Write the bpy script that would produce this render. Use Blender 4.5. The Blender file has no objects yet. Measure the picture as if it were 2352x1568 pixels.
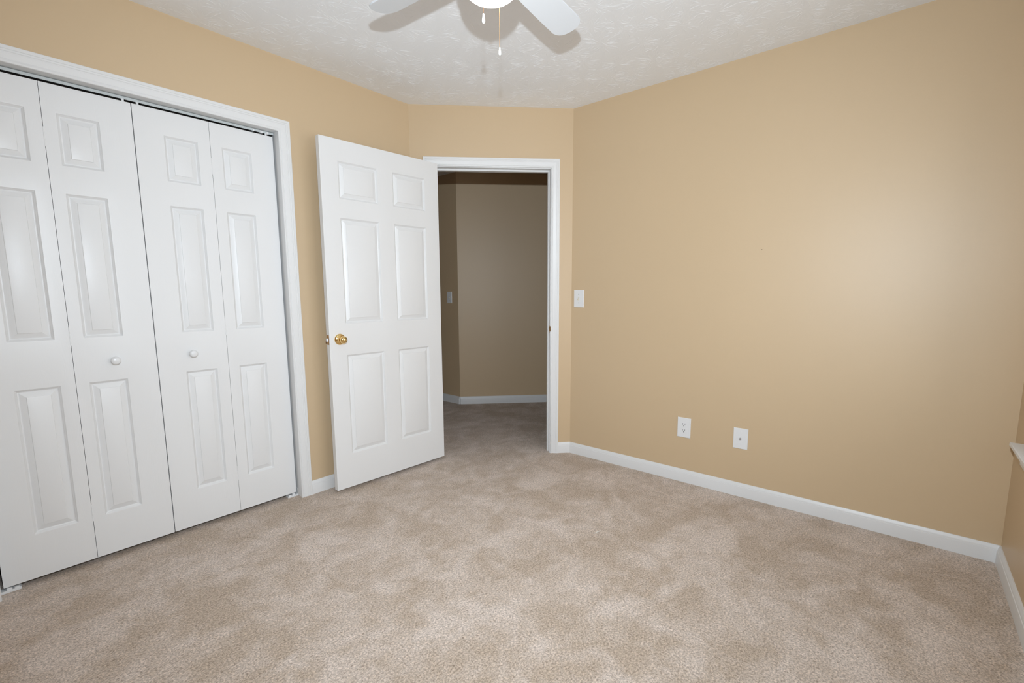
import bpy, bmesh, math, random
from mathutils import Vector, Matrix
random.seed(7)
S = bpy.context.scene
COL = S.collection
PI = math.pi

# ------------------------------------------------------------------ camera
F_PX, CX, CY = 1066.609, 1183.9185, 806.7638
YAW, PITCH, ROLL, CAM_H = -0.08827, 0.1286, -0.0043, 1.20075
a = PI / 4 + YAW
fw = Vector((math.cos(a) * math.cos(PITCH), math.sin(a) * math.cos(PITCH), -math.sin(PITCH)))
rt = Vector((math.sin(a), -math.cos(a), 0))
up = rt.cross(fw)
r2 = rt * math.cos(ROLL) + up * math.sin(ROLL)
u2 = -rt * math.sin(ROLL) + up * math.cos(ROLL)
cd = bpy.data.cameras.new('camera')
cam = bpy.data.objects.new('camera', cd)
COL.objects.link(cam)
cam.matrix_world = Matrix(((r2.x, u2.x, -fw.x, 0), (r2.y, u2.y, -fw.y, 0), (r2.z, u2.z, -fw.z, CAM_H), (0, 0, 0, 1)))
cd.sensor_width = 36
cd.lens = F_PX / 2352 * 36
cd.shift_x = -(CX - 1176) / 2352
cd.shift_y = (CY - 784) / 2352
cd.clip_start = 0.02
S.camera = cam

# ------------------------------------------------------------------ view, world, lights
S.view_settings.view_transform = 'Standard'
S.view_settings.look = 'None'
S.view_settings.gamma = 1
S.view_settings.use_curve_mapping = False
S.view_settings.exposure = 0.0
W = bpy.data.worlds.new('daylight')
S.world = W
W.use_nodes = True
nt = W.node_tree
bg = nt.nodes['Background']
bg.inputs['Color'].default_value = (0.92, 0.95, 1.0, 1)
bg.inputs['Strength'].default_value = 3.0

def light(name, kind, loc, aim, energy, color, **kw):
    l = bpy.data.lights.new(name, kind)
    l.energy = energy
    l.color = color
    for k, v in kw.items():
        setattr(l, k, v)
    o = bpy.data.objects.new(name, l)
    COL.objects.link(o)
    o.location = loc
    if aim is not None:
        o.rotation_euler = (Vector(aim) - Vector(loc)).to_track_quat('-Z', 'Y').to_euler()
    return o

# the photographer's flash, a little above the lens
FLASH = (0.052, 0.047, 1.478)
light('camera_flash', 'SPOT', FLASH, (2.30, 1.85, 1.10), 202, (0.80, 0.905, 1.0),
      spot_size=math.radians(152), spot_blend=1.0, shadow_soft_size=0.014)
# daylight entering by the window
WX0, WX1, WZ0, WZ1 = 0.75, 2.63, 0.61, 2.05
WY = -0.407

# ------------------------------------------------------------------ mesh helpers
def finish(name, bm, m, parent=None, smooth=False, sharp=35):
    bmesh.ops.remove_doubles(bm, verts=bm.verts[:], dist=1e-6)
    bmesh.ops.recalc_face_normals(bm, faces=bm.faces[:])
    me = bpy.data.meshes.new(name)
    bm.to_mesh(me)
    bm.free()
    if smooth:
        me.polygons.foreach_set('use_smooth', [True] * len(me.polygons))
        me.set_sharp_from_angle(angle=math.radians(sharp))
    me.materials.append(m)
    o = bpy.data.objects.new(name, me)
    COL.objects.link(o)
    if parent is not None:
        o.parent = parent
    return o

def empty(name, loc=(0, 0, 0), rz=0):
    o = bpy.data.objects.new(name, None)
    o.empty_display_size = 0.05
    o.location = loc
    o.rotation_euler = (0, 0, rz)
    COL.objects.link(o)
    return o

def tag(o, label=None, cat=None, group=None, kind=None):
    if label: o['label'] = label
    if cat: o['category'] = cat
    if group: o['group'] = group
    if kind: o['kind'] = kind
    return o

def box(bm, x0, x1, y0, y1, z0, z1, mat=None):
    vs = [bm.verts.new(((x0, x1)[i & 1], (y0, y1)[(i >> 1) & 1], (z0, z1)[i >> 2])) for i in range(8)]
    for f in ((0, 1, 3, 2), (4, 6, 7, 5), (0, 4, 5, 1), (2, 3, 7, 6), (0, 2, 6, 4), (1, 5, 7, 3)):
        bm.faces.new([vs[i] for i in f])
    if mat is not None:
        bmesh.ops.transform(bm, matrix=mat, verts=vs)
    return vs

def bbox(bm, x0, x1, y0, y1, z0, z1, bev=0.002, seg=2, mat=None):
    t = bmesh.new()
    box(t, x0, x1, y0, y1, z0, z1)
    bmesh.ops.bevel(t, geom=t.edges[:], offset=bev, segments=seg, profile=0.6, affect='EDGES')
    if mat is not None:
        t.transform(mat)
    me = bpy.data.meshes.new('tmp')
    t.to_mesh(me); t.free()
    bm.from_mesh(me)
    bpy.data.meshes.remove(me)

def lathe(bm, prof, n=40, mat=None):
    """prof: (r, z) list, revolved about z"""
    rings, new = [], []
    for r, z in prof:
        if r < 1e-6:
            v = bm.verts.new((0, 0, z)); rings.append([v]); new.append(v)
        else:
            ring = [bm.verts.new((r * math.cos(2 * PI * k / n), r * math.sin(2 * PI * k / n), z)) for k in range(n)]
            rings.append(ring); new += ring
    for A_, B_ in zip(rings, rings[1:]):
        if len(A_) == 1 and len(B_) == 1: continue
        for k in range(n):
            q = [A_[k % len(A_)], A_[(k + 1) % len(A_)], B_[(k + 1) % len(B_)], B_[k % len(B_)]]
            q = list(dict.fromkeys(q))
            if len(q) > 2: bm.faces.new(q)
    if mat is not None:
        bmesh.ops.transform(bm, matrix=mat, verts=new)
    return new

def prism(bm, pts, z0, z1, mat=None):
    lo = [bm.verts.new((x, y, z0)) for x, y in pts]
    hi = [bm.verts.new((x, y, z1)) for x, y in pts]
    n = len(pts)
    bm.faces.new(lo[::-1]); bm.faces.new(hi)
    for k in range(n):
        bm.faces.new((lo[k], lo[(k + 1) % n], hi[(k + 1) % n], hi[k]))
    if mat is not None:
        bmesh.ops.transform(bm, matrix=mat, verts=lo + hi)

def frame(origin, ex, n):
    """local x along the wall, local y INTO the wall (-n), z up"""
    ex = Vector(ex).normalized(); n = Vector(n).normalized(); ez = Vector((0, 0, 1))
    o = Vector(origin)
    return Matrix(((ex.x, -n.x, ez.x, o.x), (ex.y, -n.y, ez.y, o.y), (ex.z, -n.z, ez.z, o.z), (0, 0, 0, 1)))

# ------------------------------------------------------------------ materials
class NT:
    def __init__(s, name):
        s.m = bpy.data.materials.new(name)
        s.m.use_nodes = True
        s.t = s.m.node_tree
        s.p = s.t.nodes['Principled BSDF']
    def n(s, typ, **kw):
        o = s.t.nodes.new(typ)
        for k, v in kw.items():
            if k.startswith('_'): setattr(o, k[1:], v)
            else: o.inputs[k.replace('__', ' ')].default_value = v
        return o
    def l(s, a_, b_): s.t.links.new(a_, b_)
    def math(s, op, a_, b_=None, c_=None, clamp=False):
        o = s.t.nodes.new('ShaderNodeMath'); o.operation = op; o.use_clamp = clamp
        for i, v in enumerate((a_, b_, c_)):
            if v is None: continue
            if isinstance(v, (int, float)): o.inputs[i].default_value = v
            else: s.l(v, o.inputs[i])
        return o.outputs[0]
    def vmath(s, op, a_, b_=None):
        o = s.t.nodes.new('ShaderNodeVectorMath'); o.operation = op
        for i, v in enumerate((a_, b_)):
            if v is None: continue
            if isinstance(v, (tuple, list)): o.inputs[i].default_value = v
            else: s.l(v, o.inputs[i])
        return o.outputs['Value'] if op in ('LENGTH', 'DOT_PRODUCT', 'DISTANCE') else o.outputs['Vector']
    def coord(s, kind='Object'):
        return s.t.nodes.new('ShaderNodeTexCoord').outputs[kind]
    def noise(s, vec, scale, detail=2, rough=0.5, dist=0.0):
        o = s.n('ShaderNodeTexNoise', Scale=scale, Detail=detail, Roughness=rough, Distortion=dist)
        s.l(vec, o.inputs['Vector'])
        return o.outputs['Fac']
    def ramp(s, fac, stops):
        o = s.t.nodes.new('ShaderNodeValToRGB')
        while len(o.color_ramp.elements) < len(stops): o.color_ramp.elements.new(0.5)
        for e, (p_, c_) in zip(o.color_ramp.elements, stops):
            e.position = p_
            e.color = (c_, c_, c_, 1) if isinstance(c_, (int, float)) else (*c_, 1)
        s.l(fac, o.inputs['Fac'])
        return o.outputs['Color']
    def bump(s, h, strength, dist):
        o = s.n('ShaderNodeBump', Strength=strength, Distance=dist)
        s.l(h, o.inputs['Height'])
        s.l(o.outputs['Normal'], s.p.inputs['Normal'])
        return o
    def mixc(s, fac, c1, c2):
        o = s.t.nodes.new('ShaderNodeMix'); o.data_type = 'RGBA'
        s.l(fac, o.inputs[0])
        for i, c_ in ((6, c1), (7, c2)):
            if isinstance(c_, tuple): o.inputs[i].default_value = (*c_, 1)
            else: s.l(c_, o.inputs[i])
        return o.outputs[2]

def simple(name, col, rough=0.5, metal=0.0, spec=0.5, bump=None):
    g = NT(name)
    g.p.inputs['Base Color'].default_value = (*col, 1)
    g.p.inputs['Roughness'].default_value = rough
    g.p.inputs['Metallic'].default_value = metal
    g.p.inputs['Specular IOR Level'].default_value = spec
    if bump:
        sc, st, di = bump
        g.bump(g.noise(g.coord(), sc, 3), st, di)
    return g.m

def mat_wall():
    g = NT('beige_wall_paint')
    c = g.coord()
    big = g.noise(c, 1.3, 2)
    g.l(g.mixc(big, (0.605, 0.452, 0.282), (0.630, 0.472, 0.297)), g.p.inputs['Base Color'])
    g.p.inputs['Roughness'].default_value = 0.44
    g.p.inputs['Specular IOR Level'].default_value = 0.55
    h = g.math('ADD', g.noise(c, 260, 3, 0.6), g.math('MULTIPLY', g.noise(c, 14, 2), 1.6))
    g.bump(h, 0.25, 0.0006)
    return g.m

def mat_ceiling():
    g = NT('stomped_ceiling_texture')
    g.p.inputs['Base Color'].default_value = (0.875, 0.885, 0.895, 1)
    g.p.inputs['Roughness'].default_value = 0.6
    c = g.coord()
    h = g.math('ADD', g.noise(c, 110, 3, 0.6), g.math('MULTIPLY', g.noise(c, 38, 3, 0.6), 0.7))
    g.bump(h, 0.30, 0.0014)
    return g.m

def mat_carpet():
    g = NT('beige_cut_pile_carpet')
    c = g.coord()
    patch = g.noise(g.vmath('MULTIPLY', c, (1, 1.25, 1)), 3.1, 5, 0.62, 0.6)
    swirl = g.noise(c, 9.5, 4, 0.65, 0.8)
    tuft = g.noise(c, 150, 4, 0.72, 0.5)
    fibre = g.noise(c, 420, 2, 0.6)
    m1 = g.math('ADD', g.math('MULTIPLY', patch, 0.62), g.math('MULTIPLY', swirl, 0.38))
    m1 = g.ramp(m1, [(0.42, 0.0), (0.60, 1.0)])
    lay = g.mixc(m1, (0.505, 0.405, 0.318), (0.668, 0.572, 0.505))  # pile-lay shading put into the colour as two mottled tones
    sp = g.ramp(tuft, [(0.34, (0.56, 0.52, 0.48)), (0.50, (1.0, 0.99, 0.98)), (0.64, (1.42, 1.40, 1.38))])
    mul = g.t.nodes.new('ShaderNodeMix'); mul.data_type = 'RGBA'; mul.blend_type = 'MULTIPLY'
    mul.inputs[0].default_value = 1.0
    g.l(lay, mul.inputs[6]); g.l(sp, mul.inputs[7])
    g.l(mul.outputs[2], g.p.inputs['Base Color'])
    g.p.inputs['Roughness'].default_value = 0.95
    g.p.inputs['Specular IOR Level'].default_value = 0.1
    g.p.inputs['Sheen Weight'].default_value = 0.15
    h = g.math('ADD', tuft, g.math('MULTIPLY', fibre, 0.4))
    g.bump(h, 0.7, 0.005)
    return g.m

def mat_grain(name, col, strength):
    g = NT(name)
    g.p.inputs['Base Color'].default_value = (*col, 1)
    g.p.inputs['Roughness'].default_value = 0.38
    g.p.inputs['Specular IOR Level'].default_value = 0.5
    c = g.coord()
    warp = g.noise(g.vmath('MULTIPLY', c, (6, 6, 1.6)), 1.0, 2, 0.5)
    v = g.vmath('MULTIPLY', c, (240, 240, 9))
    comb = g.t.nodes.new('ShaderNodeCombineXYZ')
    g.l(g.math('MULTIPLY', warp, 60), comb.inputs['X'])
    n_ = g.noise(g.vmath('ADD', v, comb.outputs[0]), 1.0, 3, 0.6)
    g.bump(n_, strength, 0.0006)
    return g.m

M = {}
M['wall'] = mat_wall()
M['ceiling'] = mat_ceiling()
M['carpet'] = mat_carpet()
M['trim'] = simple('white_trim_paint', (0.77, 0.768, 0.763), 0.38, bump=(8, 0.05, 0.0003))
M['door'] = mat_grain('white_door_paint', (0.78, 0.778, 0.773), 0.10)
M['leaf'] = mat_grain('white_embossed_door_paint', (0.79, 0.79, 0.788), 0.35)
M['brass'] = simple('polished_brass', (0.90, 0.64, 0.28), 0.16, 1.0, bump=(30, 0.05, 0.0004))
M['darkhole'] = simple('dark_slot', (0.02, 0.015, 0.012), 0.7, bump=(200, 0.1, 0.0002))
M['agedbrass'] = simple('worn_brass', (0.42, 0.27, 0.14), 0.35, 1.0, bump=(90, 0.2, 0.0004))
M['steel'] = simple('dull_steel', (0.55, 0.54, 0.55), 0.3, 1.0, bump=(90, 0.1, 0.0003))
M['track'] = simple('grey_painted_metal', (0.56, 0.60, 0.60), 0.45, 0.0, bump=(90, 0.1, 0.0003))
M['plastic'] = simple('white_plastic', (0.80, 0.80, 0.80), 0.3, bump=(120, 0.05, 0.0002))
M['ivory'] = simple('cream_toggle_plastic', (0.74, 0.70, 0.60), 0.35, bump=(120, 0.05, 0.0002))
M['fan'] = simple('white_fan_enamel', (0.70, 0.725, 0.75), 0.45, bump=(40, 0.04, 0.0004))
M['copper'] = simple('copper_bead_chain', (0.72, 0.42, 0.24), 0.3, 1.0, bump=(400, 0.1, 0.0002))
M['fob'] = simple('white_pull_fob', (0.86, 0.87, 0.84), 0.25, bump=(100, 0.05, 0.0002))
M['fibre'] = simple('white_thread', (0.80, 0.78, 0.72), 0.8, bump=(500, 0.2, 0.0002))
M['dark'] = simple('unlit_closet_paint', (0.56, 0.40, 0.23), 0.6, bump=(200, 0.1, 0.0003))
M['nail'] = simple('dark_nail_hole', (0.10, 0.05, 0.03), 0.7, bump=(200, 0.1, 0.0003))

g = NT('lit_frosted_glass')
g.p.inputs['Base Color'].default_value = (0.95, 0.95, 0.92, 1)
g.p.inputs['Roughness'].default_value = 0.35
g.p.inputs['Emission Color'].default_value = (1.0, 0.90, 0.74, 1)
fr = g.n('ShaderNodeTexNoise', Scale=30.0)
g.l(g.coord(), fr.inputs['Vector'])
g.l(g.math('ADD', g.math('MULTIPLY', fr.outputs['Fac'], 0.4), 7.0), g.p.inputs['Emission Strength'])
M['bowl'] = g.m

g = NT('window_glass')
g.t.nodes.remove(g.p)
out = g.t.nodes['Material Output']
tr = g.n('ShaderNodeBsdfTransparent'); gl = g.n('ShaderNodeBsdfGlossy', Roughness=0.02)
mx = g.t.nodes.new('ShaderNodeMixShader'); fz = g.n('ShaderNodeFresnel', IOR=1.45)
g.l(fz.outputs[0], mx.inputs[0]); g.l(tr.outputs[0], mx.inputs[1]); g.l(gl.outputs[0], mx.inputs[2])
g.l(mx.outputs[0], out.inputs['Surface'])
M['glass'] = g.m

# ------------------------------------------------------------------ room dimensions (metres)
H = 2.44
YL = 2.647                      # closet wall plane
XR = 2.8445                     # long right wall plane
XB = -0.65                      # wall behind the camera
CL = Vector((2.0585, YL, 0))    # closet wall meets the angled wall
CR = Vector((XR, 1.8522, 0))    # angled wall meets the right wall
DG = (CR - CL).normalized()     # along the angled wall
ND = Vector((-DG.y, DG.x, 0))
if ND.dot(CL) > 0: ND = -ND     # into the room
DL = (CR - CL).length
T = 0.115
HW = Vector((3.367, 3.598, 0))  # hallway corner
HD = Vector((0.711, -0.703, 0)).normalized()

def struct(o, label=None, cat=None):
    return tag(o, label, cat, kind='structure')

# floor, ceiling
bm = bmesh.new(); box(bm, -0.8, 8.0, -1.0, 8.2, -0.12, 0.0)
struct(finish('floor', bm, M['carpet']))
bm = bmesh.new()
prism(bm, [(CL.x + .12, YL + .13), (XR + .115, CR.y + .03), (7.3, 0.0), (7.3, 7.85), (CL.x + .12, 7.85)], 2.40, H - .002)
struct(finish('ceiling_hall', bm, simple('hall_ceiling_paint', (0.86, 0.86, 0.85), 0.7, bump=(40, 0.3, 0.002))))
bm = bmesh.new(); box(bm, -0.8, 8.0, -1.0, 8.2, H, H + 0.12)
ceil = struct(finish('ceiling', bm, M['ceiling']))
# brush-stomped plaster: raised strokes fanning out from every stomp, part of the ceiling surface
def stomp_strokes():
    rnd = random.Random(11)
    V, Fc = [], []
    st = 0.138
    nx, ny = int(3.45 / st), int(3.05 / st)
    for i in range(nx + 1):
        for j in range(ny + 1):
            cx_ = XB + 0.04 + (i + rnd.uniform(-.42, .42) + (j % 2) * .5) * st
            cy_ = WY + 0.04 + (j + rnd.uniform(-.42, .42)) * st
            n_ = rnd.randint(30, 50)
            a0 = rnd.uniform(0, 6.28)
            for k in range(n_):
                an = a0 + 2 * PI * (k + rnd.uniform(-.8, .8)) / n_ + rnd.uniform(-.1, .1)
                ra = rnd.uniform(.010, .062)
                rb = ra + rnd.uniform(.012, .075)
                bend = rnd.uniform(-.16, .16)
                w = rnd.uniform(.0005, .0010)
                hh = rnd.uniform(.00015, .00065)
                base = len(V)
                m_ = 5
                ok = True
                P = []
                for q in range(m_):
                    t_ = q / (m_ - 1)
                    rr = ra + (rb - ra) * t_
                    aa = an + bend * t_ * t_ + rnd.uniform(-.012, .012)
                    x, y = cx_ + rr * math.cos(aa), cy_ + rr * math.sin(aa)
                    if x > XR - .004 or y > YL - .004 or x < XB or y < WY + .004 or x + y > 4.706 - .006:
                        ok = False; break
                    P.append((x, y, aa, t_))
                if not ok: continue
                for x, y, aa, t_ in P:
                    e = math.sin(PI * min(1, .12 + t_ * .88)) ** .6 if t_ < 1 else 0.0
                    if t_ == 0: e = 0.15
                    ww = w * (.4 + .6 * e)
                    px_, py_ = -math.sin(aa) * ww, math.cos(aa) * ww
                    V.append((x + px_, y + py_, H + .0002)); V.append((x, y, H - hh * e * rnd.uniform(.6, 1.1))); V.append((x - px_, y - py_, H + .0002))
                for q in range(m_ - 1):
                    b = base + q * 3
                    Fc.append((b, b + 3, b + 4, b + 1)); Fc.append((b + 1, b + 4, b + 5, b + 2))
    return V, Fc
sv, sf = stomp_strokes()
bm = bmesh.new(); bm.from_mesh(ceil.data)
tm = bpy.data.meshes.new('strokes'); tm.from_pydata(sv, [], sf)
bm.from_mesh(tm); bm.to_mesh(ceil.data); bm.free(); bpy.data.meshes.remove(tm)

# closet wall with its opening
OX0, OX1, OZ = -0.008, 1.1905, 2.0565
JT = 0.016
bm = bmesh.new()
box(bm, XB - T, OX0 - JT, YL, YL + T, 0, H)
box(bm, OX1 + JT, CL.x, YL, YL + T, 0, H)
box(bm, OX0 - JT, OX1 + JT, YL, YL + T, OZ + JT, H)
prism(bm, [(CL.x, YL), (CL.x + 0.12, YL + T), (CL.x, YL + T)], 0, H)
struct(finish('wall_left', bm, M['wall']))
# closet interior
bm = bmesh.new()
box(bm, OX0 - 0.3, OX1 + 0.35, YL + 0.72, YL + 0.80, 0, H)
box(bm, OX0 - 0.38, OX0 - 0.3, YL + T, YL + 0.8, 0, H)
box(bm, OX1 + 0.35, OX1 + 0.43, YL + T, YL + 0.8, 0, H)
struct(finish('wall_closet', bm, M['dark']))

# angled wall with the doorway
FD = frame(CL, DG, ND)
JL, JR, JZ = 0.152, 0.9605, 2.041
bm = bmesh.new()
box(bm, 0, JL - JT, 0, T, 0, H, FD)
box(bm, JR + JT, DL, 0, T, 0, H, FD)
box(bm, JL - JT, JR + JT, 0, T, JZ + JT, H, FD)
struct(finish('wall_far', bm, M['wall']))

# right wall, window wall, wall behind the camera
bm = bmesh.new(); box(bm, XR, XR + T, WY - T, CR.y + 0.05, 0, H)
struct(finish('wall_right', bm, M['wall']))
bm = bmesh.new()
box(bm, XB - T, WX0, WY - T, WY, 0, H)
box(bm, WX1, XR, WY - T, WY, 0, H)
box(bm, WX0, WX1, WY - T, WY, 0, WZ0)
box(bm, WX0, WX1, WY - T, WY, WZ1, H)
struct(finish('wall_window', bm, M['wall']))
bm = bmesh.new(); box(bm, XB - T, XB, WY, YL, 0, H)
struct(finish('wall_back', bm, M['wall']))

# hallway shell
def wallseg(bm, p, q, t=0.1):
    p, q = Vector(p), Vector(q)
    d = (q - p).normalized(); n = Vector((d.y, -d.x, 0)) * t   # thickness to the right of p->q
    prism(bm, [(p.x, p.y), (q.x, q.y), (q.x + n.x, q.y + n.y), (p.x + n.x, p.y + n.y)], 0, H)
HE = HW + HD * 4.6  # unseen hall ends stretched, here and at the left, to cut bounced light
bm = bmesh.new()
wallseg(bm, (HE.x, HE.y, 0), (HW.x, HW.y, 0), -0.1) if False else wallseg(bm, (HW.x, HW.y, 0), (HE.x, HE.y, 0), -0.1)
struct(finish('wall_hall', bm, M['wall']))
bm = bmesh.new(); box(bm, HW.x, HW.x + 0.1, HW.y + 0.0, 7.9, 0, H)
struct(finish('wall_hall_left', bm, M['wall']))
bm = bmesh.new()
box(bm, CL.x + 0.12, HW.x, 7.8, 7.9, 0, H)
box(bm, CL.x + 0.02, CL.x + 0.12, YL + T + 0.1, 7.9, 0, H)
prism(bm, [(HE.x, HE.y), (HE.x - 0.7, HE.y - 1.0), (HE.x - 0.6, HE.y - 1.1), (HE.x + 0.1, HE.y)], 0, H)
prism(bm, [(XR + T, CR.y - 0.02), (HE.x - 0.7, HE.y - 1.0), (HE.x - 0.6, HE.y - 1.1), (XR + T, CR.y - 0.12)], 0, H)
struct(finish('wall_hall_end', bm, M['wall']))

# ------------------------------------------------------------------ mouldings
CASING = [(0, 0), (0, .0085), (.002, .0110), (.005, .0118), (.0085, .0108), (.0100, .0080), (.0120, .0078),
          (.0135, .0092), (.0250, .0118), (.0330, .0135), (.0338, .0126), (.0362, .0126), (.0372, .0142),
          (.0405, .0148), (.0412, .0138), (.0436, .0138), (.0446, .0156), (.0540, .0160), (.0562, .0150), (.0570, .0130), (.0570, 0)]

def casing(name, mat, x0, x1, zt, wide, label=None):
    """three mitred lengths round an opening, local x along wall, local -y out of the wall"""
    bm = bmesh.new()
    cols = []
    for u, d in CASING:
        u *= wide
        cols.append([bm.verts.new(mat @ Vector(p)) for p in ((x0 - u, -d, 0.0), (x0 - u, -d, zt + u), (x1 + u, -d, zt + u), (x1 + u, -d, 0.0))])
    for A_, B_ in zip(cols, cols[1:]):
        for k in range(3):
            bm.faces.new((A_[k], A_[k + 1], B_[k + 1], B_[k]))
    for k in range(3):
        bm.faces.new((cols[-1][k], cols[-1][k + 1], cols[0][k + 1], cols[0][k]))
    bm.faces.new([c[0] for c in cols]); bm.faces.new([c[3] for c in cols][::-1])
    return struct(finish(name, bm, M['trim'], smooth=True, sharp=22), label, 'door casing')

BASE = [(0, 0), (.0135, 0), (.0135, .0560), (.0128, .0585), (.0108, .0600), (.0104, .0640), (.0090, .0690), (.0062, .0745), (.0050, .0785), (.0040, .0800), (0, .0800)]

def baseboard(name, p, q, n, m0, m1, label):
    p, q, n = Vector(p), Vector(q), Vector(n).normalized()
    d = (q - p).normalized()
    bm = bmesh.new()
    A_ = [bm.verts.new(p + n * t + d * (t * m0) + Vector((0, 0, z))) for t, z in BASE]
    B_ = [bm.verts.new(q + n * t - d * (t * m1) + Vector((0, 0, z))) for t, z in BASE]
    k = len(BASE)
    for i in range(k):
        j = (i + 1) % k
        bm.faces.new((A_[i], A_[j], B_[j], B_[i]))
    bm.faces.new(A_); bm.faces.new(B_[::-1])
    return struct(finish(name, bm, M['trim'], smooth=True, sharp=25), label, 'baseboard')

FL = frame((0, YL, 0), (1, 0, 0), (0, -1, 0))
casing('trim_1', FL, OX0 + .0025, OX1 - .0025, OZ - .0035, 1.08, 'white reeded casing around the wide closet opening')
casing('trim_2', FD, JL - .005, JR + .005, JZ + .005, 1.045, 'white reeded casing around the hallway doorway in the angled wall')

TN = math.tan(math.radians(22.5))
baseboard('baseboard_left', (OX1 + .052, YL, 0), (CL.x, YL, 0), (0, -1, 0), 0, TN, 'short white baseboard between closet casing and open door')
baseboard('baseboard_far_left', CL, CL + DG * (JL - .062), ND, TN, 0, 'white baseboard hidden behind the open door on the angled wall')
baseboard('baseboard_far', CL + DG * (JR + .062), CR, ND, 0, TN, 'very short white baseboard between doorway casing and right wall')
baseboard('baseboard_right', CR, (XR, WY, 0), (-1, 0, 0), TN, 1, 'long white baseboard running along the right wall')
baseboard('baseboard_window', (XR, WY, 0), (XB, WY, 0), (0, 1, 0), 1, 1, 'white baseboard under the window at right edge of photo')
baseboard('baseboard_back', (XB, WY, 0), (XB, YL, 0), (1, 0, 0), 1, 1, 'white baseboard on the wall behind the viewer')
baseboard('baseboard_hall', HW, HE, Vector((-HD.y, HD.x, 0)) * (1 if Vector((-HD.y, HD.x, 0)).dot(HW) < 0 else -1), TN, 0, 'white baseboard across the far hallway wall seen through doorway')
baseboard('baseboard_hall_left', (HW.x, 7.8, 0), HW, (-1, 0, 0), 0, TN, 'shaded white baseboard at the left side of the hallway')

# closet jamb
bm = bmesh.new()
box(bm, OX0 - JT, OX0, YL - .001, YL + T, 0, OZ)
box(bm, OX1, OX1 + JT, YL - .001, YL + T, 0, OZ)
box(bm, OX0 - JT, OX1 + JT, YL - .001, YL + T, OZ, OZ + JT)
struct(finish('trim_3', bm, M['trim']), 'white jamb lining inside the closet opening', 'door jamb')
# doorway jamb with stop
bm = bmesh.new()
box(bm, JL - JT, JL, -.001, T + .001, 0, JZ, FD)
box(bm, JR, JR + JT, -.001, T + .001, 0, JZ, FD)
box(bm, JL - JT, JR + JT, -.001, T + .001, JZ, JZ + JT, FD)
bbox(bm, JR - .011, JR + .001, .040, .075, 0, JZ, .002, 2, FD)
bbox(bm, JL - .001, JL + .011, .040, .075, 0, JZ, .002, 2, FD)
bbox(bm, JL, JR, .040, .075, JZ - .011, JZ + .001, .002, 2, FD)
jamb = struct(finish('trim_4', bm, M['trim']), 'white jamb and door stop lining the hallway doorway', 'door jamb')
bm = bmesh.new()
box(bm, JR - .0012, JR + .001, .004, .030, .902, .958, FD)
prism(bm, [(0, 0), (.008, -.004), (.010, -.001), (.002, .003)], .912, .948, FD @ Matrix.Translation((JR - .004, -.001, 0)))
finish('strike_plate', bm, M['agedbrass'], jamb)['label'] = 'brown strike plate'
bm = bmesh.new(); box(bm, JR - .0018, JR, .010, .023, .915, .945, FD)
finish('strike_hole', bm, M['darkhole'], jamb)

# ------------------------------------------------------------------ moulded panel doors
def panel_face(bm, x0, x1, z0, z1, panels, y, s):
    """one face of a slab at y, s=-1 faces -y.  panels: (x0,x1,z0,z1) recess outlines"""
    xs = sorted({x0, x1} | {p[0] for p in panels} | {p[1] for p in panels})
    zs = sorted({z0, z1} | {p[2] for p in panels} | {p[3] for p in panels})
    V = {}
    def v(x, z, d=0.0):
        k = (round(x, 5), round(z, 5), round(d, 5))
        if k not in V: V[k] = bm.verts.new((x, y - s * d, z))
        return V[k]
    def quad(p):
        bm.faces.new(p if s > 0 else p[::-1])
    for i in range(len(xs) - 1):
        for j in range(len(zs) - 1):
            cx, cz = (xs[i] + xs[i + 1]) / 2, (zs[j] + zs[j + 1]) / 2
            if any(p[0] < cx < p[1] and p[2] < cz < p[3] for p in panels): continue
            quad([v(xs[i], zs[j]), v(xs[i], zs[j + 1]), v(xs[i + 1], zs[j + 1]), v(xs[i + 1], zs[j])])
    prof = [(0, 0), (.0020, .0006), (.0040, .0036), (.0075, .0062), (.0095, .0095), (.0118, .0108), (.0138, .0108),
            (.0158, .0096), (.0330, .0036), (.0342, .0016), (.0360, .0010)]
    for p in panels:
        rings = []
        for ins, d in prof:
            c = (p[0] + ins, p[1] - ins, p[2] + ins, p[3] - ins)
            rings.append([v(c[0], c[2], d), v(c[0], c[3], d), v(c[1], c[3], d), v(c[1], c[2], d)])
        for A_, B_ in zip(rings, rings[1:]):
            for k in range(4):
                quad([A_[k], A_[(k + 1) % 4], B_[(k + 1) % 4], B_[k]])
        quad(rings[-1])

def slab(bm, x0, x1, z0, z1, t, panels):
    """front face on y=0 facing -y, back face on y=t"""
    panel_face(bm, x0, x1, z0, z1, panels, 0.0, -1)
    panel_face(bm, x0, x1, z0, z1, panels, t, 1)
    xs = sorted({x0, x1} | {p[0] for p in panels} | {p[1] for p in panels})
    zs = sorted({z0, z1} | {p[2] for p in panels} | {p[3] for p in panels})
    def q(a_, b_, c_, d_):
        bm.faces.new([bm.verts.new(k) for k in (a_, b_, c_, d_)])
    for i in range(len(xs) - 1):
        for z in (z0, z1): q((xs[i], 0, z), (xs[i + 1], 0, z), (xs[i + 1], t, z), (xs[i], t, z))
    for j in range(len(zs) - 1):
        for x in (x0, x1): q((x, 0, zs[j]), (x, 0, zs[j + 1]), (x, t, zs[j + 1]), (x, t, zs[j]))

ROWS = [(.208, .817), (1.008, 1.609), (1.717, 1.924)]

def knob_profile(s=1.0):
    return [(0, 0), (.0090 * s, 0), (.0090 * s, .006), (.0105 * s, .009), (.0155 * s, .013), (.0180 * s, .018),
            (.0178 * s, .0235), (.0150 * s, .028), (.0090 * s, .0305), (0, .0312)]
OUT_Y = Matrix.Rotation(PI / 2, 4, 'X')   # z axis -> -y

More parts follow.
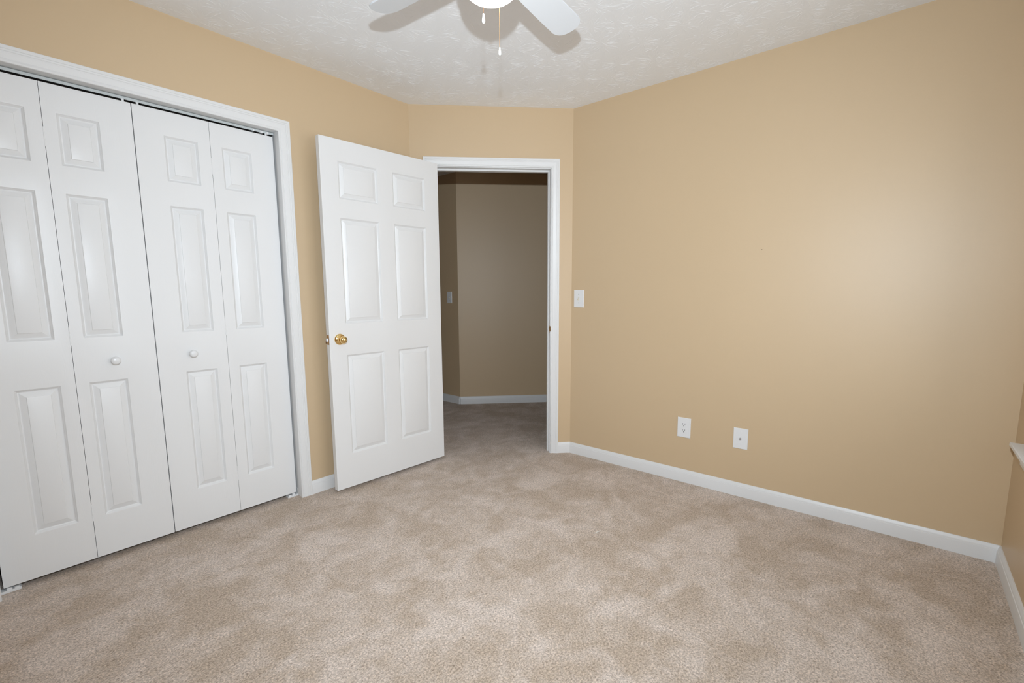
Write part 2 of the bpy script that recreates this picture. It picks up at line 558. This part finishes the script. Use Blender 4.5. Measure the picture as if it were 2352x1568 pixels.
# closet bifold doors
YD = YL + 0.045
LT = 0.032
LZ0, LZ1 = .024, 2.031
def bifold(name, xa, xm, xb, pa, pb, kx, knob_leaf, pins, label):
    """two leaves hinged at xm; pa,pb the panel column of each leaf"""
    t = empty(name, (xm, YD, 0))
    struct(t, label, 'bifold closet door')
    leaves = []
    for i, (l0, l1, pc) in enumerate(((xa, xm, pa), (xm, xb, pb))):
        bm = bmesh.new()
        gL = .0008
        e0 = l0 + gL if i == 1 else l0
        e1 = l1 - gL if i == 0 else l1
        slab(bm, e0 - xm, e1 - xm, LZ0, LZ1, LT, [(pc[0] - xm, pc[1] - xm, z0, z1) for z0, z1 in ROWS])
        leaves.append(finish('door_leaf', bm, M['leaf'], t, smooth=True, sharp=20))
    bm = bmesh.new()
    lathe(bm, knob_profile(), 32, Matrix.Translation((kx - xm, 0, .903)) @ OUT_Y)
    k = finish('knob', bm, M['plastic'], leaves[knob_leaf], smooth=True, sharp=50)
    k['label'] = 'small round white knob'
    for z in (1.822, 1.020, .235):
        bm = bmesh.new()
        lathe(bm, [(0, -.038), (.0022, -.038), (.0022, -.013), (.0019, -.0125), (.0022, -.012), (.0022, .012), (.0019, .0125), (.0022, .013), (.0022, .038), (0, .038)], 10,
              Matrix.Translation((0, .0010, z)))
        finish('hinge', bm, M['plastic'], t, smooth=True)
    for px in pins:
        bm = bmesh.new()
        lathe(bm, [(0, LZ1 - .002), (.0055, LZ1 - .002), (.0055, LZ1 + .013), (.0035, LZ1 + .0145), (.0035, LZ1 + .019), (0, LZ1 + .019)], 14,
              Matrix.Translation((px - xm, LT / 2 - .006, 0)))
        finish('pivot_pin', bm, M['plastic'], t, smooth=True)
    return t
bifold('door_2', .0030, .2895, .5770, (.106, .2445), (.3300, .4660), .4260, 1, (.040, .553), 'left pair of white folding closet door leaves with one knob')
bifold('door_3', .5805, .8778, 1.1800, (.6875, .8265), (.9265, 1.0680), .7220, 0, (.604, 1.150), 'right pair of white folding closet door leaves with one knob')

# closet track and floor brackets
bm = bmesh.new()
box(bm, OX0 + .002, OX1 - .002, YD + .006, YD + .0075, OZ - .0145, OZ - .0020)
box(bm, OX0 + .002, OX1 - .002, YD + .006, YD + .028, OZ - .0030, OZ - .0015)
box(bm, OX0 + .002, OX1 - .002, YD + .012, YD + .022, OZ - .0020, OZ)
tr = finish('closet_track', bm, M['track'])
tag(tr, 'grey metal sliding track above the folding closet doors', 'door track')
bm = bmesh.new()
box(bm, OX0 + .002, OX1 - .002, YD + .0080, YD + .030, OZ - .0140, OZ - .0030)  # solid dark block, the shade above the doors put in as colour
finish('track_shade_block', bm, M['darkhole'], tr)['label'] = 'dark block painted as the shade inside the track'
for bx, bw in ((1.088, .004), (1.128, .008), (1.158, .005)):
    bm = bmesh.new()
    bbox(bm, bx - bw, bx + bw, YD + .003, YD + .024, OZ - .0165, OZ - .0035, .0015)
    finish('track_bracket', bm, M['plastic'], tr)
for nm, sx, x0, lab in (('left', 1, OX0, 'small white floor bracket under the far left closet door leaf'),
                        ('right', -1, OX1, 'small white floor bracket at the closet casing beside the open door')):
    bm = bmesh.new()
    def bb(a0, a1, *r_):
        a0, a1 = sorted((x0 + sx * a0, x0 + sx * a1))
        bbox(bm, a0, a1, *r_)
    bb(.0006, .060, YD - .002, YD + .034, .0, .010, .0015)
    bb(.0006, .003, YD - .002, YD + .034, .0, .045, .0008)
    bb(.018, .034, YD + .000, YD + .014, .009, .019, .002)
    bb(.040, .056, YD - .001, YD + .012, .009, .016, .002)
    tag(finish('floor_bracket', bm, M['plastic']), lab, 'door bracket', 'floor brackets of the closet doors')

# open six panel door
HP = Vector((2.1506, 2.4763, 0)); FP = Vector((1.3449, 2.5138, 0))
dw = (HP - FP).length
dirx = (HP - FP).normalized()
dn = Vector((dirx.y, -dirx.x, 0))     # outwards, towards camera
door = empty('door_1', FP, math.atan2(dirx.y, dirx.x))
struct(door, 'open white six panel door with brass knob, swung against the closet wall', 'door')
DT = 0.035
ZB, ZT = .022, 2.0485
bm = bmesh.new()
cols = [(.102, .353), (.455, .700)]
slab(bm, 0, dw, ZB, ZT, DT, [(c[0], c[1], z0, z1) for c in cols for z0, z1 in ((.227, .833), (1.016, 1.622), (1.725, 1.934))])
sl = finish('door_slab', bm, M['door'], door, smooth=True, sharp=20)
KX, KZ = .062, .928
bm = bmesh.new()
lathe(bm, [(0, 0), (.0325, 0), (.0325, .0020), (.0315, .0040), (.0270, .0075), (.0200, .0105), (.0150, .0120), (.0135, .0140), (0, .0140)], 48,
      Matrix.Translation((KX, 0, KZ)) @ OUT_Y)
ros = finish('rosette', bm, M['brass'], door, smooth=True, sharp=60)
bm = bmesh.new()
lathe(bm, [(0, .0105), (.0195, .0105), (.0178, .0150), (.0165, .0210), (.0168, .0270), (.0186, .0330), (.0208, .0390), (.0218, .0445),
           (.0212, .0500), (.0188, .0550), (.0140, .0590), (.0085, .0608), (.0080, .0618), (.0060, .0625), (0, .0625)], 48,
      Matrix.Translation((KX, 0, KZ)) @ OUT_Y)
kn = finish('door_knob', bm, M['brass'], door, smooth=True, sharp=60)
kn['label'] = 'polished brass round knob'
bm = bmesh.new()
lathe(bm, [(0, 0), (.0022, 0), (.0022, .0006), (0, .0006)], 12, Matrix.Translation((KX, -.0622, KZ)) @ OUT_Y)
finish('key_hole', bm, M['darkhole'], kn)
bm = bmesh.new()   # knob on the other side
lathe(bm, [(0, 0), (.0325, 0), (.0325, .0020), (.0270, .0075), (.0135, .0140), (.0120, .0200), (.0160, .0300), (.0243, .0410), (.0255, .0475),
           (.0210, .0590), (.0095, .0632), (0, .0640)], 40, Matrix.Translation((KX, DT, KZ)) @ Matrix.Rotation(-PI / 2, 4, 'X'))
finish('door_knob', bm, M['brass'], door, smooth=True, sharp=60)
bm = bmesh.new()
bbox(bm, -.0012, .001, .005, .030, KZ - .028, KZ + .028, .0008, 2)
lp = finish('latch_plate', bm, M['agedbrass'], door)
bm = bmesh.new()
prism(bm, [(0, .012), (-.010, .017), (-.011, .024), (0, .024)], KZ - .009, KZ + .009)
finish('latch_bolt', bm, M['steel'], lp)
for z in (.25, 1.05, 1.85):
    bm = bmesh.new()
    lathe(bm, [(0, -.048), (.004, -.046), (.0055, -.044), (.0055, .044), (.004, .046), (0, .048)], 16, Matrix.Translation((dw + .004, DT + .003, z)))
    box(bm, dw - .0005, dw + .0015, .006, DT + .003, z - .044, z + .044)
    finish('hinge', bm, M['agedbrass'], door, smooth=True)

# ------------------------------------------------------------------ wall plates
def screw(bm, x, z, m, d=-.0052):
    lathe(bm, [(0, 0), (.0032, 0), (.0030, .0008), (0, .0012)], 16, m @ Matrix.Translation((x, d, z)) @ OUT_Y)

def plate_root(name, origin, ex, n, label, cat, group=None):
    o = empty(name, origin)
    o.matrix_world = frame(origin, ex, n)
    return tag(o, label, cat, group)

def plate_mesh(w, h, holes=()):
    bm = bmesh.new()
    t = bmesh.new()
    prof = [(0, 0), (0, .0030), (.0010, .0044), (.0028, .0052)]
    rings = []
    for ins, d in prof:
        rings.append([t.verts.new(p) for p in ((-w / 2 + ins, -d, -h / 2 + ins), (-w / 2 + ins, -d, h / 2 - ins), (w / 2 - ins, -d, h / 2 - ins), (w / 2 - ins, -d, -h / 2 + ins))])
    for A_, B_ in zip(rings, rings[1:]):
        for k in range(4): t.faces.new((A_[k], A_[(k + 1) % 4], B_[(k + 1) % 4], B_[k]))
    t.faces.new(rings[-1]); t.faces.new(rings[0][::-1])
    me = bpy.data.meshes.new('tmp'); t.to_mesh(me); t.free(); bm.from_mesh(me); bpy.data.meshes.remove(me)
    return bm

I4 = Matrix.Identity(4)
def light_switch(origin, ex, n, w, h, label):
    r = plate_root('light_switch', origin, ex, n, label, 'light switch', 'toggle light switches')
    finish('plate', plate_mesh(w, h), M['plastic'], r, smooth=True, sharp=20)
    bm = bmesh.new()
    box(bm, -.0052, .0052, -.0056, -.0040, -.0120, .0120)
    finish('toggle_slot', bm, M['ivory'], r)
    bm = bmesh.new()
    bbox(bm, -.0040, .0040, -.0150, .0, -.0045, .0045, .0012, 2, Matrix.Translation((0, -.003, 0)) @ Matrix.Rotation(math.radians(28), 4, 'X'))
    finish('toggle', bm, M['ivory'], r)
    for z in (.030, -.030):
        bm = bmesh.new(); screw(bm, 0, z, I4)
        finish('screw', bm, M['steel'], r)
    return r
light_switch((XR, 1.789, 1.1475), (0, -1, 0), (-1, 0, 0), .080, .124, 'white toggle light switch on the right wall beside the doorway casing')
light_switch((HW.x, HW.y + .131, 1.140), (0, -1, 0), (-1, 0, 0), .072, .122, 'shaded white light switch on the hallway wall behind the open door')

r = plate_root('wall_outlet', (XR, 1.005, .350), (0, -1, 0), (-1, 0, 0), 'white duplex electrical outlet low on the right wall, left of the cable plate', 'outlet')
finish('plate', plate_mesh(.082, .126), M['plastic'], r, smooth=True, sharp=20)
for zc in (.0195, -.0195):
    bm = bmesh.new()
    pts = []
    for k in range(40):
        an = 2 * PI * k / 40
        pts.append((.0172 * math.cos(an), max(-.0140, min(.0140, .0172 * math.sin(an)))))
    prism(bm, [(x, -z) for x, z in pts], .0045, .0068, Matrix.Translation((0, 0, zc)) @ OUT_Y)
    sock = finish('socket', bm, M['plastic'], r)
    bm = bmesh.new()
    box(bm, -.0078, -.0056, -.0071, -.0060, zc + .0000, zc + .0092)
    box(bm, .0056, .0078, -.0071, -.0060, zc + .0008, zc + .0084)
    lathe(bm, [(0, 0), (.0027, 0), (.0027, .0008), (0, .0008)], 14, Matrix.Translation((0, -.0063, zc - .0075)) @ OUT_Y)
    finish('slot', bm, M['darkhole'], sock)
bm = bmesh.new(); screw(bm, 0, 0, I4); finish('screw', bm, M['plastic'], r)

r = plate_root('cable_outlet', (XR, .6755, .346), (0, -1, 0), (-1, 0, 0), 'white cable plate with one metal coax connector on the right wall', 'cable outlet')
finish('plate', plate_mesh(.079, .122), M['plastic'], r, smooth=True, sharp=20)
bm = bmesh.new()
lathe(bm, [(0, 0), (.0062, 0), (.0062, .0018), (.0047, .0020), (.0047, .0095), (.0036, .0098), (.0020, .0090), (0, .0086)], 6, Matrix.Translation((0, -.0050, .0)) @ OUT_Y)
finish('connector', bm, M['steel'], r)
for z in (.042, -.042):
    bm = bmesh.new(); screw(bm, 0, z, I4); finish('screw', bm, M['plastic'], r)

bm = bmesh.new()
lathe(bm, [(0, 0), (.0018, 0), (.0016, .0018), (0, .0022)], 12, Matrix.Translation((XR, .6255, 1.4207)) @ Matrix.Rotation(-PI / 2, 4, 'Y'))
tag(finish('nail', bm, M['nail']), 'tiny dark nail head in the middle of the right wall', 'nail')

# white thread on the carpet
bm = bmesh.new()
pts = [(1.921, 1.1000, .0025), (1.930, 1.0975, .0045), (1.942, 1.094, .0050), (1.953, 1.091, .0045), (1.964, 1.0885, .0030)]
prev = None
for q, (x, y, z) in enumerate(pts):
    r_ = .0015 if 0 < q < 4 else .0007
    ring = [bm.verts.new((x + .28 * r_ * math.cos(t_), y + r_ * math.cos(t_), z + r_ * math.sin(t_))) for t_ in [k * PI / 4 for k in range(8)]]
    if prev:
        for k in range(8): bm.faces.new((prev[k], prev[(k + 1) % 8], ring[(k + 1) % 8], ring[k]))
    else:
        bm.faces.new(ring[::-1])
    prev = ring
bm.faces.new(prev)
tag(finish('thread', bm, M['fibre'], smooth=True), 'short white thread lying on the beige carpet in mid room', 'thread')

# ------------------------------------------------------------------ window
wn = empty('window_1', ((WX0 + WX1) / 2, WY, WZ0)); struct(wn, 'window with white sill at the right edge of the photo', 'window')
ox, oy, oz = wn.location
def wbox(bm, x0, x1, y0, y1, z0, z1, b=.003): bbox(bm, x0 - ox, x1 - ox, y0 - oy, y1 - oy, z0 - oz, z1 - oz, b)
bm = bmesh.new()
wbox(bm, WX0 - .04, 2.669, WY - T + .04, WY + .042, .5745, .589)
finish('window_sill', bm, M['trim'], wn)
bm = bmesh.new()
wbox(bm, WX0 - .02, 2.625, WY, WY + .013, .5145, .5745)
finish('apron', bm, M['trim'], wn)
bm = bmesh.new()
fy0, fy1 = WY - T + .01, WY - T + .05
for x0, x1 in ((WX0, WX0 + .05), ((WX0 + WX1) / 2 - .03, (WX0 + WX1) / 2 + .03), (WX1 - .05, WX1)):
    wbox(bm, x0, x1, fy0, fy1, WZ0 - .02, WZ1)
for z0, z1 in ((WZ0 - .02, WZ0 + .03), (1.31, 1.35), (WZ1 - .04, WZ1)):
    wbox(bm, WX0 + .04, WX1 - .04, fy0 + .002, fy1 - .002, z0, z1)
finish('window_frame', bm, M['trim'], wn)
bm = bmesh.new(); wbox(bm, WX0 + .04, WX1 - .04, fy0 + .018, fy0 + .022, WZ0 + .02, WZ1 - .03, .0005)
finish('pane', bm, M['glass'], wn)

# ------------------------------------------------------------------ ceiling fan
FC = Vector((1.108, 1.018, 0)); BZ = 2.19
fan = empty('ceiling_fan', (FC.x, FC.y, H))
tag(fan, 'white ceiling fan with a lit glass bowl and two pull chains', 'ceiling fan')
def fz(z): return z - H
bm = bmesh.new()
lathe(bm, [(0, fz(H - .0005)), (.072, fz(H - .0005)), (.078, fz(2.425)), (.080, fz(2.40)), (.098, fz(2.375)), (.112, fz(2.34)), (.114, fz(2.27)),
           (.108, fz(2.235)), (.092, fz(2.215)), (.070, fz(2.205)), (0, fz(2.205))], 64)
finish('motor_housing', bm, M['fan'], fan, smooth=True, sharp=50)
bm = bmesh.new()
lathe(bm, [(0, fz(2.206)), (.058, fz(2.206)), (.062, fz(2.19)), (.062, fz(2.155)), (.070, fz(2.140)), (.097, fz(2.134)), (.099, fz(2.126)), (.090, fz(2.122)), (0, fz(2.122))], 64)
finish('light_fitter', bm, M['fan'], fan, smooth=True, sharp=50)
bm = bmesh.new()
BA, BB = .092, .064
prof = [(BA, fz(2.124))] + [(BA * math.cos(t_), fz(2.118 - BB * math.sin(t_))) for t_ in [k * PI / 2 / 16 for k in range(1, 16)]] + [(0, fz(2.118 - BB))]
lathe(bm, prof + [], 64)
finish('glass_bowl', bm, M['bowl'], fan, smooth=True, sharp=80)
bm = bmesh.new()
zb = fz(2.118 - BB)
lathe(bm, [(0, zb + .002), (.011, zb + .0015), (.012, zb - .002), (.006, zb - .005), (.0065, zb - .010), (.004, zb - .015), (0, zb - .016)], 24)
finish('finial', bm, M['bowl'], fan, smooth=True)  # finial shares the bowl's glow though it is no lamp itself
# blades
def blade_pts():
    side = [(.150, .042), (.20, .048), (.30, .0525), (.40, .0550), (.462, .0560)]
    P = [(x, -w) for x, w in side]
    for k in range(1, 9):
        t_ = k / 8 * PI / 2
        P.append((.462 + .046 * math.sin(t_), -.014 - .042 * math.cos(t_)))
    P.append((.5105, 0))
    for k in range(8, 0, -1):
        t_ = k / 8 * PI / 2
        P.append((.462 + .046 * math.sin(t_), .014 + .042 * math.cos(t_)))
    return P + [(x, w) for x, w in side[::-1]]
first = None
for k in range(4):
    ang = math.radians(5.4 + 90 * k)
    R_ = Matrix.Translation((0, 0, fz(BZ))) @ Matrix.Rotation(ang, 4, 'Z') @ Matrix.Rotation(math.radians(-11.7), 4, 'X')
    if first is None:
        bm = bmesh.new(); prism(bm, blade_pts(), -.003, .003)
        bmesh.ops.bevel(bm, geom=[e for e in bm.edges if abs(e.verts[0].co.z - e.verts[1].co.z) < 1e-5], offset=.0012, segments=1, affect='EDGES')
        b_ = finish('blade', bm, M['fan'], fan, smooth=True, sharp=40)
        bm = bmesh.new()
        prism(bm, [(.085, -.016), (.13, -.010), (.17, -.030), (.225, -.026), (.235, 0), (.225, .026), (.17, .030), (.13, .010), (.085, .016)], .0032, .0062)
        i_ = finish('blade_iron', bm, M['fan'], fan)
        first = (b_, i_)
    else:
        b_, i_ = first[0].copy(), first[1].copy()
        COL.objects.link(b_); COL.objects.link(i_)
        b_.parent = fan; i_.parent = fan
    b_.matrix_local = R_; i_.matrix_local = R_
# pull chains
def chain(px, py, ztop, fob_top, scale=1.0):
    cx_, cy_ = px - FC.x, py - FC.y
    bm = bmesh.new()
    z = ztop
    while z > fob_top - .001:
        lathe(bm, [(0, .00125), (.0009, .0009), (.00125, 0), (.0009, -.0009), (0, -.00125)], 8, Matrix.Translation((cx_, cy_, fz(z))))
        z -= .0031
    lathe(bm, [(.0004, fz(ztop)), (.0004, fz(fob_top))], 6, Matrix.Translation((cx_, cy_, 0)))
    finish('pull_chain', bm, M['copper'], fan, smooth=True)
    bm = bmesh.new()
    pr = [(0, 0), (.0028, -.0002), (.0034, -.002), (.0044, -.010), (.0058, -.019), (.0064, -.025), (.0060, -.0295), (.0046, -.0322), (.0026, -.0332), (.0024, -.0345), (0, -.0352)]
    lathe(bm, [(r_ * scale, z_ * scale) for r_, z_ in pr], 24, Matrix.Translation((cx_, cy_, fz(fob_top))))
    finish('chain_fob', bm, M['fob'], fan, smooth=True, sharp=60)
chain(1.003, .9490, 2.150, 1.954, .72)
chain(1.183, 1.0500, 2.150, 1.966, .68)
